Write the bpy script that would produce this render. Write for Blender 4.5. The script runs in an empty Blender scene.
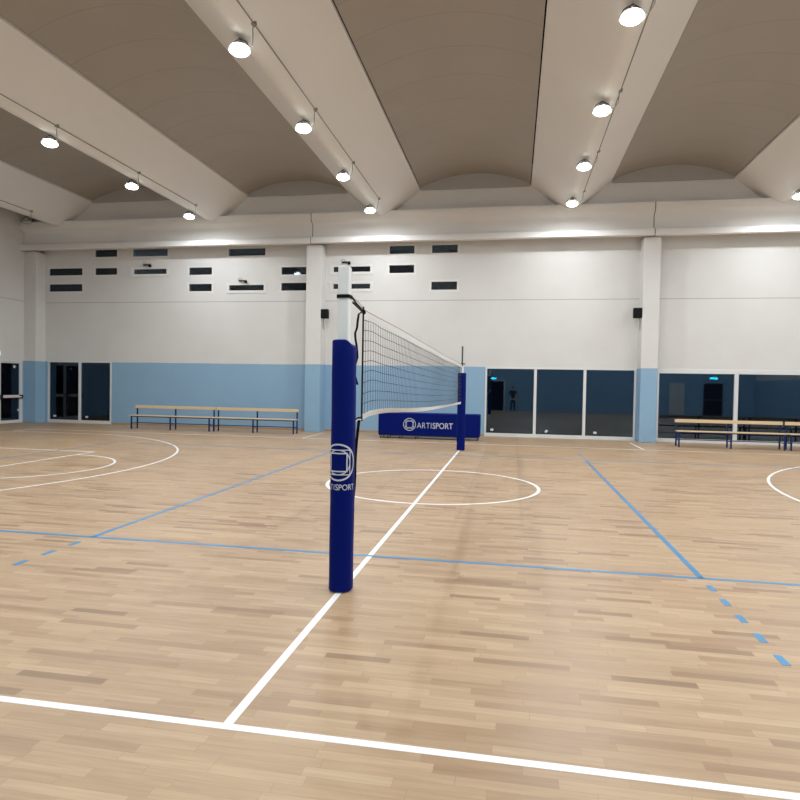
import bpy, bmesh, math, random
from mathutils import Vector, Matrix
random.seed(7)
PI = math.pi
S = bpy.context.scene
COL = S.collection

# ------------------------------------------------------------------ camera
cam = bpy.data.cameras.new('camera')
cam.sensor_width = 36.0
cam.lens = 28.07
cam.clip_start = 0.02
cam.clip_end = 200
co = bpy.data.objects.new('camera', cam)
COL.objects.link(co)
yaw, pitch, roll = 0.179139, -0.024773, 0.017714
fw = Vector((-math.sin(yaw)*math.cos(pitch), math.cos(yaw)*math.cos(pitch), math.sin(pitch)))
r0 = Vector((math.cos(yaw), math.sin(yaw), 0))
u0 = r0.cross(fw)
rr = r0*math.cos(roll) + u0*math.sin(roll)
uu = -r0*math.sin(roll) + u0*math.cos(roll)
m = Matrix((rr, uu, -fw)).transposed().to_4x4()
m.translation = Vector((1.32847, -5.85644, 1.66285))
co.matrix_world = m
S.camera = co

# ------------------------------------------------------------------ world (night outside) and exposure
w = bpy.data.worlds.new('night')
S.world = w
w.use_nodes = True
w.node_tree.nodes['Background'].inputs[0].default_value = (0.010, 0.014, 0.028, 1)
w.node_tree.nodes['Background'].inputs[1].default_value = 0.25
S.view_settings.view_transform = 'Standard'
S.view_settings.look = 'None'
S.view_settings.gamma = 1
S.view_settings.exposure = 0.0
LAMP_W = 60.5          # power of each lit high-bay lamp
LAMP_COL = (0.90, 0.955, 1.0)
UP_W = 14.0              # light inside each translucent reflector that leaks upwards
SIDE_W = 122.0           # wide throw of the same lamp through its bowl lens

# ------------------------------------------------------------------ materials
def new_mat(name):
    mt = bpy.data.materials.new(name)
    mt.use_nodes = True
    nt = mt.node_tree
    b = nt.nodes['Principled BSDF']
    return mt, nt, b

def N(nt, typ, **kw):
    n = nt.nodes.new(typ)
    for k, v in kw.items():
        setattr(n, k, v)
    return n

def math_node(nt, op, a, b=None, c=None):
    n = nt.nodes.new('ShaderNodeMath')
    n.operation = op
    for i, v in enumerate((a, b, c)):
        if v is None: continue
        if isinstance(v, (int, float)): n.inputs[i].default_value = v
        else: nt.links.new(v, n.inputs[i])
    return n.outputs[0]

def mix_col(nt, fac, a, b, blend='MIX'):
    n = nt.nodes.new('ShaderNodeMix')
    n.data_type = 'RGBA'; n.blend_type = blend
    for sock, v in ((n.inputs[0], fac), (n.inputs[6], a), (n.inputs[7], b)):
        if isinstance(v, (int, float)): sock.default_value = v
        elif isinstance(v, tuple): sock.default_value = (*v, 1) if len(v) == 3 else v
        else: nt.links.new(v, sock)
    return n.outputs[2]

def plain(name, col, rough=0.5, metal=0.0, var=0.06, scale=6.0, spec=0.5, bump=0.0):
    mt, nt, b = new_mat(name)
    tc = N(nt, 'ShaderNodeTexCoord')
    no = N(nt, 'ShaderNodeTexNoise')
    no.inputs['Scale'].default_value = scale
    no.inputs['Detail'].default_value = 4
    nt.links.new(tc.outputs['Object'], no.inputs['Vector'])
    dark = tuple(c*(1-var) for c in col); lite = tuple(min(1, c*(1+var)) for c in col)
    nt.links.new(mix_col(nt, no.outputs['Fac'], dark, lite), b.inputs['Base Color'])
    b.inputs['Roughness'].default_value = rough
    b.inputs['Metallic'].default_value = metal
    b.inputs['Specular IOR Level'].default_value = spec
    if bump:
        bp = N(nt, 'ShaderNodeBump')
        bp.inputs['Strength'].default_value = bump
        bp.inputs['Distance'].default_value = 0.002
        nt.links.new(no.outputs['Fac'], bp.inputs['Height'])
        nt.links.new(bp.outputs[0], b.inputs['Normal'])
    return mt

def wall_mat(name='painted_wall', zb=2.30, joint=0.7):
    mt, nt, b = new_mat(name)
    tc = N(nt, 'ShaderNodeTexCoord')
    sp = N(nt, 'ShaderNodeSeparateXYZ')
    nt.links.new(tc.outputs['Object'], sp.inputs[0])
    z = sp.outputs[2]
    no = N(nt, 'ShaderNodeTexNoise'); no.inputs['Scale'].default_value = 1.3; no.inputs['Detail'].default_value = 5
    nt.links.new(tc.outputs['Object'], no.inputs['Vector'])
    white = mix_col(nt, no.outputs['Fac'], (0.615, 0.60, 0.575), (0.69, 0.68, 0.66))
    blue = mix_col(nt, no.outputs['Fac'], (0.235, 0.385, 0.53), (0.270, 0.43, 0.58))
    # slightly uneven hand-painted border
    n2 = N(nt, 'ShaderNodeTexNoise'); n2.inputs['Scale'].default_value = 0.9
    nt.links.new(tc.outputs['Object'], n2.inputs['Vector'])
    zz = math_node(nt, 'ADD', z, math_node(nt, 'MULTIPLY', math_node(nt, 'SUBTRACT', n2.outputs['Fac'], 0.5), 0.03))
    fac = math_node(nt, 'LESS_THAN', zz, zb)
    c = mix_col(nt, fac, white, blue)
    # horizontal joint between the precast panels
    d = math_node(nt, 'ABSOLUTE', math_node(nt, 'SUBTRACT', z, 4.507))
    j = math_node(nt, 'LESS_THAN', d, 0.011)
    c = mix_col(nt, math_node(nt, 'MULTIPLY', j, joint), c, (0.25, 0.235, 0.22))
    nt.links.new(c, b.inputs['Base Color'])
    b.inputs['Roughness'].default_value = 0.55
    b.inputs['Specular IOR Level'].default_value = 0.35
    return mt

def floor_mat():
    mt, nt, b = new_mat('oak_strip_parquet')
    tc = N(nt, 'ShaderNodeTexCoord')
    sp = N(nt, 'ShaderNodeSeparateXYZ')
    nt.links.new(tc.outputs['Object'], sp.inputs[0])
    x, y = sp.outputs[0], sp.outputs[1]
    W = 0.066
    row = math_node(nt, 'FLOOR', math_node(nt, 'DIVIDE', y, W))
    wr = N(nt, 'ShaderNodeTexWhiteNoise', noise_dimensions='1D')
    nt.links.new(row, wr.inputs['W'])
    L = math_node(nt, 'ADD', 0.38, math_node(nt, 'MULTIPLY', wr.outputs['Value'], 0.22))
    off = math_node(nt, 'MULTIPLY', wr.outputs['Value'], 37.0)
    xs = math_node(nt, 'ADD', math_node(nt, 'DIVIDE', x, L), off)
    cell = math_node(nt, 'FLOOR', xs)
    cv = N(nt, 'ShaderNodeCombineXYZ')
    nt.links.new(cell, cv.inputs[0]); nt.links.new(row, cv.inputs[1])
    wn = N(nt, 'ShaderNodeTexWhiteNoise', noise_dimensions='2D')
    nt.links.new(cv.outputs[0], wn.inputs['Vector'])
    ramp = N(nt, 'ShaderNodeValToRGB')
    e = ramp.color_ramp.elements
    e[0].position = 0.0; e[0].color = (0.275, 0.172, 0.098, 1)
    e[1].position = 1.0; e[1].color = (0.495, 0.352, 0.218, 1)
    for p, cc in ((0.07, (0.355, 0.225, 0.127, 1)), (0.3, (0.42, 0.282, 0.165, 1)), (0.75, (0.455, 0.312, 0.187, 1))):
        q = e.new(p); q.color = cc
    nt.links.new(wn.outputs['Value'], ramp.inputs[0])
    # grain
    mp = N(nt, 'ShaderNodeMapping'); mp.inputs['Scale'].default_value = (3.0, 45.0, 1.0)
    nt.links.new(tc.outputs['Object'], mp.inputs[0])
    addv = N(nt, 'ShaderNodeVectorMath', operation='ADD')
    sc = N(nt, 'ShaderNodeVectorMath', operation='SCALE'); sc.inputs['Scale'].default_value = 13.0
    nt.links.new(wn.outputs['Color'], sc.inputs[0])
    nt.links.new(mp.outputs[0], addv.inputs[0]); nt.links.new(sc.outputs[0], addv.inputs[1])
    g = N(nt, 'ShaderNodeTexNoise'); g.inputs['Scale'].default_value = 1.0; g.inputs['Detail'].default_value = 6
    nt.links.new(addv.outputs[0], g.inputs['Vector'])
    gr = N(nt, 'ShaderNodeMapRange')
    gr.inputs[1].default_value = 0.25; gr.inputs[2].default_value = 0.75
    gr.inputs[3].default_value = 0.86; gr.inputs[4].default_value = 1.10
    nt.links.new(g.outputs['Fac'], gr.inputs[0])
    c = mix_col(nt, 1.0, ramp.outputs[0], gr.outputs[0], 'MULTIPLY')
    # wide tonal drift
    bn = N(nt, 'ShaderNodeTexNoise'); bn.inputs['Scale'].default_value = 0.5; bn.inputs['Detail'].default_value = 3
    nt.links.new(tc.outputs['Object'], bn.inputs['Vector'])
    br = N(nt, 'ShaderNodeMapRange')
    br.inputs[1].default_value = 0.3; br.inputs[2].default_value = 0.7
    br.inputs[3].default_value = 0.95; br.inputs[4].default_value = 1.05
    nt.links.new(bn.outputs['Fac'], br.inputs[0])
    c = mix_col(nt, 1.0, c, br.outputs[0], 'MULTIPLY')
    # board edges
    fy = math_node(nt, 'FRACT', math_node(nt, 'DIVIDE', y, W))
    ey = math_node(nt, 'LESS_THAN', math_node(nt, 'MINIMUM', fy, math_node(nt, 'SUBTRACT', 1.0, fy)), 0.018)
    fx = math_node(nt, 'FRACT', xs)
    ex = math_node(nt, 'LESS_THAN', math_node(nt, 'MINIMUM', fx, math_node(nt, 'SUBTRACT', 1.0, fx)), 0.003)
    ed = math_node(nt, 'MULTIPLY', math_node(nt, 'MAXIMUM', ey, ex), 0.4)
    c = mix_col(nt, ed, c, (0.22, 0.13, 0.07))
    # faint darker streaks across the boards, fading in towards the far wall
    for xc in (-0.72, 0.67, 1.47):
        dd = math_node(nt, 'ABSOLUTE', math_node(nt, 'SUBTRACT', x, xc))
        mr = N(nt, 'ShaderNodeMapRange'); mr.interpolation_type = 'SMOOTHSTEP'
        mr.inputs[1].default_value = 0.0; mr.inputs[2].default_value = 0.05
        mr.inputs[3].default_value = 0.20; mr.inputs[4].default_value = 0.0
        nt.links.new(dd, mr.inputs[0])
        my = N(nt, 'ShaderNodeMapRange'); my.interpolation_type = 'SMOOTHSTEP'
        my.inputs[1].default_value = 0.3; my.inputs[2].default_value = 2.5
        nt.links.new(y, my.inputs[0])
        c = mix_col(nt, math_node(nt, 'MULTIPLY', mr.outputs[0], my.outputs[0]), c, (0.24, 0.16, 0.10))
    nt.links.new(c, b.inputs['Base Color'])
    rr_ = N(nt, 'ShaderNodeMapRange')
    rr_.inputs[3].default_value = 0.38; rr_.inputs[4].default_value = 0.50
    nt.links.new(wn.outputs['Value'], rr_.inputs[0])
    nt.links.new(rr_.outputs[0], b.inputs['Roughness'])
    b.inputs['Specular IOR Level'].default_value = 0.45
    return mt

def dome_mat():
    mt, nt, b = new_mat('grey_brown_vault_sheet')
    tc = N(nt, 'ShaderNodeTexCoord')
    sp = N(nt, 'ShaderNodeSeparateXYZ')
    nt.links.new(tc.outputs['Object'], sp.inputs[0])
    f = math_node(nt, 'FRACT', math_node(nt, 'DIVIDE', sp.outputs[1], 1.15))
    e = math_node(nt, 'LESS_THAN', f, 0.018)
    no = N(nt, 'ShaderNodeTexNoise'); no.inputs['Scale'].default_value = 0.8
    nt.links.new(tc.outputs['Object'], no.inputs['Vector'])
    c = mix_col(nt, no.outputs['Fac'], (0.355, 0.32, 0.28), (0.41, 0.372, 0.325))
    c = mix_col(nt, math_node(nt, 'MULTIPLY', e, 0.28), c, (0.16, 0.14, 0.11))
    nt.links.new(c, b.inputs['Base Color'])
    b.inputs['Roughness'].default_value = 0.5
    b.inputs['Specular IOR Level'].default_value = 0.3
    return mt

def glass_mat():
    mt, nt, b = new_mat('night_window_glass')
    nt.nodes.remove(b)
    out = nt.nodes['Material Output']
    fr = N(nt, 'ShaderNodeFresnel'); fr.inputs['IOR'].default_value = 1.74
    tr = N(nt, 'ShaderNodeBsdfTransparent'); tr.inputs[0].default_value = (0.75, 0.8, 0.82, 1)
    gl = N(nt, 'ShaderNodeBsdfGlossy'); gl.inputs['Roughness'].default_value = 0.015
    gl.inputs[0].default_value = (0.62, 0.80, 1, 1)
    mx = N(nt, 'ShaderNodeMixShader')
    nt.links.new(fr.outputs[0], mx.inputs[0]); nt.links.new(tr.outputs[0], mx.inputs[1]); nt.links.new(gl.outputs[0], mx.inputs[2])
    nt.links.new(mx.outputs[0], out.inputs['Surface'])
    return mt

def acrylic(name, col, t):
    mt, nt, b = new_mat(name)
    out = nt.nodes['Material Output']
    b.inputs['Base Color'].default_value = (*col, 1); b.inputs['Roughness'].default_value = 0.25
    tr = N(nt, 'ShaderNodeBsdfTransparent'); tr.inputs[0].default_value = (0.93, 1.0, 0.96, 1)
    mx = N(nt, 'ShaderNodeMixShader'); mx.inputs[0].default_value = t
    nt.links.new(b.outputs[0], mx.inputs[1]); nt.links.new(tr.outputs[0], mx.inputs[2])
    nt.links.new(mx.outputs[0], out.inputs['Surface'])
    return mt

def emit(name, col, st):
    mt, nt, b = new_mat(name)
    b.inputs['Base Color'].default_value = (*col, 1)
    b.inputs['Emission Color'].default_value = (*col, 1)
    b.inputs['Emission Strength'].default_value = st
    return mt

def wood_mat(name, c1, c2):
    mt, nt, b = new_mat(name)
    tc = N(nt, 'ShaderNodeTexCoord')
    mp = N(nt, 'ShaderNodeMapping'); mp.inputs['Scale'].default_value = (2.0, 30.0, 30.0)
    nt.links.new(tc.outputs['Object'], mp.inputs[0])
    g = N(nt, 'ShaderNodeTexNoise'); g.inputs['Scale'].default_value = 1.5; g.inputs['Detail'].default_value = 6
    nt.links.new(mp.outputs[0], g.inputs['Vector'])
    nt.links.new(mix_col(nt, g.outputs['Fac'], c1, c2), b.inputs['Base Color'])
    b.inputs['Roughness'].default_value = 0.4
    return mt

M = dict(
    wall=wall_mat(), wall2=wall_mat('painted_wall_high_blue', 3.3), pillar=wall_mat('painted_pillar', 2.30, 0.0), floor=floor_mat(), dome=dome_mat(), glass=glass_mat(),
    beam=plain('beam_paint', (0.80, 0.785, 0.765), 0.6, var=0.03, scale=0.8),
    fascia=plain('ring_beam_paint', (0.77, 0.75, 0.725), 0.6, var=0.04, scale=1.2),
    frame=plain('light_grey_aluminium', (0.68, 0.68, 0.66), 0.4, var=0.02),
    wframe=plain('cream_window_frame', (0.70, 0.69, 0.66), 0.45, var=0.02),
    tymp=plain('grey_end_panel', (0.44, 0.43, 0.41), 0.7, var=0.03),
    pad=plain('royal_blue_vinyl', (0.0018, 0.0085, 0.13), 0.55, var=0.05, scale=25, spec=0.06),
    postw=plain('white_post_enamel', (0.76, 0.80, 0.785), 0.35, var=0.02),
    steel=plain('brushed_steel', (0.45, 0.45, 0.44), 0.35, 1.0, var=0.06, scale=30),
    dsteel=plain('dark_steel', (0.10, 0.10, 0.10), 0.4, 0.8, var=0.1),
    black=plain('black_plastic', (0.005, 0.005, 0.006), 0.5, var=0.1, scale=40, spec=0.15),
    strap=plain('black_webbing', (0.006, 0.0055, 0.006), 0.8, var=0.2, scale=120, spec=0.15),
    cord=plain('dark_net_cord', (0.018, 0.018, 0.020), 0.8, var=0.2, scale=80),
    tape=plain('white_net_tape', (0.68, 0.67, 0.66), 0.7, var=0.04, scale=20),
    rope=plain('tan_cord', (0.33, 0.23, 0.16), 0.8, var=0.1, scale=80),
    logo=plain('pale_print', (0.56, 0.60, 0.66), 0.5, var=0.02),
    whiteline=plain('white_line_paint', (0.86, 0.86, 0.85), 0.38, var=0.03, scale=3),
    blueline=plain('blue_line_paint', (0.035, 0.235, 0.47), 0.38, var=0.05, scale=3),
    bframe=plain('navy_steel_paint', (0.008, 0.022, 0.105), 0.45, var=0.05, spec=0.25),
    plank=wood_mat('bench_pine', (0.60, 0.43, 0.24), (0.74, 0.56, 0.35)),
    skirt=wood_mat('oak_skirting', (0.36, 0.22, 0.11), (0.47, 0.30, 0.16)),
    lens=emit('lamp_lens_glow', (1.0, 0.99, 0.97), 14.0),
    lensoff=plain('lamp_lens_off', (0.30, 0.31, 0.30), 0.2, var=0.02),
    acrylic=acrylic('translucent_reflector', (0.34, 0.37, 0.36), 0.35),
    conduit=plain('grey_conduit', (0.24, 0.23, 0.21), 0.5, var=0.05),
    sign=emit('pale_sign_light', (0.75, 1.0, 0.95), 2.2),
    cyan=emit('green_sign_light', (0.03, 0.85, 1.0), 9.0),
    red=plain('red_bar_edge', (0.30, 0.02, 0.02), 0.4),
    doorw=plain('white_door_paint', (0.62, 0.62, 0.6), 0.4, var=0.02),
    dark=plain('dark_void', (0.01, 0.01, 0.012), 0.8),
    skin=plain('skin', (0.52, 0.32, 0.23), 0.5, var=0.04),
    shirt=plain('dark_jacket_cloth', (0.025, 0.027, 0.033), 0.85, var=0.15, scale=40),
    jeans=plain('dark_trouser_cloth', (0.022, 0.026, 0.040), 0.85, var=0.15, scale=40),
    hair=plain('dark_hair', (0.02, 0.013, 0.009), 0.6, var=0.2, scale=60),
    screen=plain('phone_back', (0.01, 0.01, 0.011), 0.2),
    eye=plain('eye_white', (0.6, 0.6, 0.58), 0.3),
)

# ------------------------------------------------------------------ mesh helpers
class MB:
    def __init__(self): self.v = []; self.f = []
    def add(self, vs, fs):
        o = len(self.v)
        self.v += [tuple(v) for v in vs]
        self.f += [tuple(i+o for i in f) for f in fs]
        return self
    def box(self, x0, x1, y0, y1, z0, z1):
        vs = [(x0,y0,z0),(x1,y0,z0),(x1,y1,z0),(x0,y1,z0),(x0,y0,z1),(x1,y0,z1),(x1,y1,z1),(x0,y1,z1)]
        return self.add(vs, [(0,3,2,1),(4,5,6,7),(0,1,5,4),(1,2,6,5),(2,3,7,6),(3,0,4,7)])
    def tube(self, pts, r, n=8, caps=True):
        pts = [Vector(p) for p in pts]
        rs = r if isinstance(r, (list, tuple)) else [r]*len(pts)
        rings = []
        prev = None
        for i, p in enumerate(pts):
            if i == 0: t = pts[1]-p
            elif i == len(pts)-1: t = p-pts[i-1]
            else: t = (pts[i+1]-p).normalized() + (p-pts[i-1]).normalized()
            t.normalize()
            if prev is None:
                a = Vector((0,0,1)) if abs(t.z) < 0.9 else Vector((1,0,0))
                u = t.cross(a).normalized()
            else:
                u = (prev - t*prev.dot(t)).normalized()
            prev = u
            v = t.cross(u)
            rings.append([p + (u*math.cos(2*PI*k/n)+v*math.sin(2*PI*k/n))*rs[i] for k in range(n)])
        vs = [q for rg in rings for q in rg]
        fs = []
        for i in range(len(rings)-1):
            for k in range(n):
                a = i*n+k; b2 = i*n+(k+1) % n
                fs.append((a, b2, b2+n, a+n))
        if caps:
            fs.append(tuple(reversed(range(n)))); fs.append(tuple(range((len(rings)-1)*n, len(rings)*n)))
        return self.add(vs, fs)
    def lathe(self, prof, n=24, c=(0,0,0), caps=True):
        vs = [(c[0]+r*math.cos(2*PI*k/n), c[1]+r*math.sin(2*PI*k/n), c[2]+z) for r, z in prof for k in range(n)]
        fs = []
        for i in range(len(prof)-1):
            for k in range(n):
                a = i*n+k; b2 = i*n+(k+1) % n
                fs.append((a, b2, b2+n, a+n))
        if caps:
            fs.append(tuple(reversed(range(n)))); fs.append(tuple(range((len(prof)-1)*n, len(prof)*n)))
        return self.add(vs, fs)
    def prism_y(self, prof, y0, y1, caps=True):
        """closed profile of (x, z), extruded along y"""
        n = len(prof)
        vs = [(x, y0, z) for x, z in prof] + [(x, y1, z) for x, z in prof]
        fs = [(i, (i+1) % n, (i+1) % n+n, i+n) for i in range(n)]
        if caps: fs += [tuple(range(n-1, -1, -1)), tuple(range(n, 2*n))]
        return self.add(vs, fs)
    def prism_x(self, prof, x0, x1):
        n = len(prof)
        vs = [(x0, y, z) for y, z in prof] + [(x1, y, z) for y, z in prof]
        fs = [(i, i+n, (i+1) % n+n, (i+1) % n) for i in range(n)]
        fs += [tuple(range(n)), tuple(range(2*n-1, n-1, -1))]
        return self.add(vs, fs)
    def prism_z(self, prof, z0, z1):
        n = len(prof)
        vs = [(x, y, z0) for x, y in prof] + [(x, y, z1) for x, y in prof]
        fs = [(i, (i+1) % n, (i+1) % n+n, i+n) for i in range(n)]
        fs += [tuple(range(n-1, -1, -1)), tuple(range(n, 2*n))]
        return self.add(vs, fs)
    def ribbon(self, pts, width, wdir, th=0.0016):
        """flat strap along pts, width measured along wdir"""
        pts = [Vector(p) for p in pts]
        vs = []
        for i, p in enumerate(pts):
            wd = Vector(wdir[i] if isinstance(wdir, list) else wdir).normalized()
            t = (pts[min(i+1, len(pts)-1)] - pts[max(i-1, 0)]).normalized()
            nn = t.cross(wd).normalized()
            for a, b2 in ((-1,-1),(1,-1),(1,1),(-1,1)):
                vs.append(p + wd*a*width/2 + nn*b2*th/2)
        fs = []
        for i in range(len(pts)-1):
            for k in range(4):
                a = i*4+k; b2 = i*4+(k+1) % 4
                fs.append((a, b2, b2+4, a+4))
        fs.append((3,2,1,0)); o = (len(pts)-1)*4; fs.append((o, o+1, o+2, o+3))
        return self.add(vs, fs)
    def build(self, name, mat, parent=None, smooth=False, bevel=0.0, recalc=True, segs=2):
        me = bpy.data.meshes.new(name)
        me.from_pydata(self.v, [], self.f)
        if recalc:
            bm = bmesh.new(); bm.from_mesh(me)
            bmesh.ops.recalc_face_normals(bm, faces=bm.faces)
            bm.to_mesh(me); bm.free()
        me.materials.append(mat)
        if smooth:
            for p in me.polygons: p.use_smooth = True
            me.set_sharp_from_angle(angle=math.radians(40))
        o = bpy.data.objects.new(name, me)
        COL.objects.link(o)
        if parent is not None: o.parent = parent
        if bevel:
            bv = o.modifiers.new('bevel', 'BEVEL'); bv.width = bevel; bv.segments = segs
            bv.limit_method = 'ANGLE'; bv.angle_limit = math.radians(35)
        return o

def tag(o, label=None, cat=None, group=None, kind=None):
    if label: o['label'] = label
    if cat: o['category'] = cat
    if group: o['group'] = group
    if kind: o['kind'] = kind
    return o

def empty(name, loc=(0,0,0), rz=0.0):
    o = bpy.data.objects.new(name, None)
    o.empty_display_size = 0.1
    COL.objects.link(o)
    o.location = loc; o.rotation_euler = (0, 0, rz)
    return o

def struct(o, label): return tag(o, label, kind='structure')

def copy_tree(o, parent=None):
    c = o.copy(); COL.objects.link(c); c.parent = parent
    for ch in list(o.children): copy_tree(ch, c)
    return c

def wall_holes(u0, u1, z0, z1, holes, t0, t1, axis):
    """wall slab with true openings. axis 'x': runs along x, thickness y t0..t1; axis 'y': runs along y"""
    us = sorted({u0, u1, *[h[0] for h in holes], *[h[1] for h in holes]})
    zs = sorted({z0, z1, *[h[2] for h in holes], *[h[3] for h in holes]})
    us = [u for u in us if u0 <= u <= u1]; zs = [z for z in zs if z0 <= z <= z1]
    def solid(i, j):
        if i < 0 or j < 0 or i >= len(us)-1 or j >= len(zs)-1: return False
        cu = (us[i]+us[i+1])/2; cz = (zs[j]+zs[j+1])/2
        return not any(h[0] < cu < h[1] and h[2] < cz < h[3] for h in holes)
    mb = MB()
    P = (lambda u, t, z: (u, t, z)) if axis == 'x' else (lambda u, t, z: (t, u, z))
    for i in range(len(us)-1):
        for j in range(len(zs)-1):
            if not solid(i, j): continue
            a, b2, c, d = us[i], us[i+1], zs[j], zs[j+1]
            for t in (t0, t1):
                mb.add([P(a,t,c), P(b2,t,c), P(b2,t,d), P(a,t,d)], [(0,1,2,3)])
            if not solid(i-1, j): mb.add([P(a,t0,c), P(a,t1,c), P(a,t1,d), P(a,t0,d)], [(0,1,2,3)])
            if not solid(i+1, j): mb.add([P(b2,t0,c), P(b2,t1,c), P(b2,t1,d), P(b2,t0,d)], [(0,1,2,3)])
            if not solid(i, j-1): mb.add([P(a,t0,c), P(b2,t0,c), P(b2,t1,c), P(a,t1,c)], [(0,1,2,3)])
            if not solid(i, j+1): mb.add([P(a,t0,d), P(b2,t0,d), P(b2,t1,d), P(a,t1,d)], [(0,1,2,3)])
    return mb

# ------------------------------------------------------------------ text and emblem
def text_polys(body, size, offset=0.0, spacing=1.0):
    cu = bpy.data.curves.new('txt', 'FONT')
    cu.body = body; cu.size = size; cu.offset = offset; cu.space_character = spacing
    cu.resolution_u = 4
    ob = bpy.data.objects.new('txt', cu)
    COL.objects.link(ob)
    dg = bpy.context.evaluated_depsgraph_get()
    me = bpy.data.meshes.new_from_object(ob.evaluated_get(dg))
    vs = [(v.co.x, v.co.y) for v in me.vertices]
    fs = [tuple(p.vertices) for p in me.polygons]
    bpy.data.objects.remove(ob); bpy.data.curves.remove(cu); bpy.data.meshes.remove(me)
    return vs, fs

def strip(pts, w, closed=True):
    """2D stroke of width w along a polyline"""
    n = len(pts); vs = []; fs = []
    for i in range(n):
        p = Vector(pts[i]); a = Vector(pts[(i-1) % n] if closed or i else pts[i]); b2 = Vector(pts[(i+1) % n] if closed or i < n-1 else pts[i])
        t = (b2-a).normalized(); nn = Vector((-t.y, t.x))
        vs += [tuple(p+nn*w/2), tuple(p-nn*w/2)]
    for i in range(n if closed else n-1):
        a = 2*i; b2 = 2*((i+1) % n)
        fs.append((a, a+1, b2+1, b2))
    return vs, fs

def emblem(R):
    """ring, square, ring, square nested inside each other"""
    out_v, out_f = [], []
    def put(v, f):
        o = len(out_v); out_v.extend(v); out_f.extend(tuple(i+o for i in q) for q in f)
    def ring(r, wd): put(*strip([(r*math.cos(2*PI*k/64), r*math.sin(2*PI*k/64)) for k in range(64)], wd))
    def square(h, wd):
        for sx, sy, vert in ((0,1,0),(0,-1,0),(1,0,1),(-1,0,1)):
            K = 12
            for k in range(K):
                a = -h-wd/2 + (2*h+wd)*k/K; b2 = -h-wd/2 + (2*h+wd)*(k+1)/K
                if vert: x = sx*h; put([(x-wd/2,a),(x+wd/2,a),(x+wd/2,b2),(x-wd/2,b2)], [(0,1,2,3)])
                else: y = sy*h; put([(a,y-wd/2),(b2,y-wd/2),(b2,y+wd/2),(a,y+wd/2)], [(0,1,2,3)])
    ring(R*0.955, R*0.09); square(R*0.66, R*0.055); ring(R*0.66, R*0.06); square(R*0.48, R*0.07)
    return out_v, out_f

def wordmark(width):
    """ARTI in thin letters, SPORT in heavier ones, starting at x = 0"""
    s = 1.0
    v1, f1 = text_polys('ARTI', s, -0.010, 1.05)
    v2, f2 = text_polys('SPORT', s, 0.004, 0.98)
    x1 = max(v[0] for v in v1)+0.17
    m2 = min(v[0] for v in v2)
    v2 = [(v[0]-m2+x1, v[1]) for v in v2]
    vs = v1+v2; fs = f1+[tuple(i+len(v1) for i in q) for q in f2]
    a = min(v[0] for v in vs); b2 = max(v[0] for v in vs); k = width/(b2-a)
    y0 = min(v[1] for v in vs); y1 = max(v[1] for v in vs)
    return [((v[0]-a)*k, (v[1]-y0)*k) for v in vs], fs, (y1-y0)*k

# ================================================================== SETTING
XW, XE, YN, YS = -16.6, 16.5, 15.0, -7.2
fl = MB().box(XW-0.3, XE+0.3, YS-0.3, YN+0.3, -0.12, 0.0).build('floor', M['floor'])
struct(fl, 'light oak strip parquet sports floor')

def line_part(name, mb, mat, label):
    o = mb.build(name, M[mat], fl); o['label'] = label; return o

def hline(mb, x0, x1, y, w=0.05, z=0.0012): return mb.box(x0, x1, y-w/2, y+w/2, 0.0, z)
def vline(mb, x, y0, y1, w=0.05, z=0.0012): return mb.box(x-w/2, x+w/2, y0, y1, 0.0, z)
def arc(mb, cx, cy, r, a0, a1, w=0.05, z=0.0012, n=96):
    """r is the outer radius"""
    vs = []; 
    for i in range(n+1):
        a = a0+(a1-a0)*i/n
        for q in (r-w, r):
            for zz in (0.0, z): vs.append((cx+q*math.cos(a), cy+q*math.sin(a), zz))
    fs = []
    for i in range(n):
        o = i*4
        fs += [(o+1, o+3, o+7, o+5), (o+0, o+1, o+5, o+4), (o+2, o+6, o+7, o+3)]
    return mb.add(vs, fs)

ZB = 0.0020
b = MB(); hline(b, -9, 9, 0, z=ZB); hline(b, -9, 9, 9, z=ZB)
line_part('volleyball_side_line', b, 'blueline', 'blue volleyball side lines')
b = MB()
for x in (-3, 3): vline(b, x, 0, 9, z=ZB)
line_part('attack_line', b, 'blueline', 'blue volleyball attack lines')
b = MB()
for x in (-9, 9): vline(b, x, 0, 9, z=ZB)
line_part('volleyball_end_line', b, 'blueline', 'blue volleyball end lines')
b = MB()
for x in (-3, 3):
    for k in range(5):
        y = -0.2-0.35*k
        vline(b, x, y-0.15, y, z=ZB); vline(b, x, 9-y, 9-y+0.15, z=ZB)
line_part('dashed_extension_line', b, 'blueline', 'short blue dashes extending the attack lines')
b = MB(); vline(b, 0, -3.1, 12, z=0.0016)
line_part('halfway_line', b, 'whiteline', 'white halfway line running under the volleyball net')
b = MB(); arc(b, 0.025, 4.5, 1.775, 0, 2*PI, w=0.055, z=0.0010)
line_part('centre_circle', b, 'whiteline', 'white centre circle')
b = MB(); hline(b, -14, 14, 12.03); hline(b, -14, 14, -3.08)
line_part('basketball_side_line', b, 'whiteline', 'white basketball side lines')
b = MB()
for s in (-1, 1): vline(b, s*14, -3, 12, z=0.0015); vline(b, s*4.88, 12.026, 14.2)
line_part('basketball_end_line', b, 'whiteline', 'white end lines and team bench marks')
b = MB()
for s in (-1, 1):
    cx = s*12.425
    a = math.acos(1.4/6.75) if False else math.asin(6.6/6.8)
    base = 0 if s < 0 else PI
    arc(b, cx, 4.5, 6.8, base-a, base+a, z=0.0014)
    hline(b, min(s*14, cx - s*6.8*math.cos(a)), max(s*14, cx - s*6.8*math.cos(a)), 4.5+6.575); hline(b, min(s*14, cx - s*6.8*math.cos(a)), max(s*14, cx - s*6.8*math.cos(a)), 4.5-6.575)
line_part('three_point_line', b, 'whiteline', 'white three point arcs')
b = MB()
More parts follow.
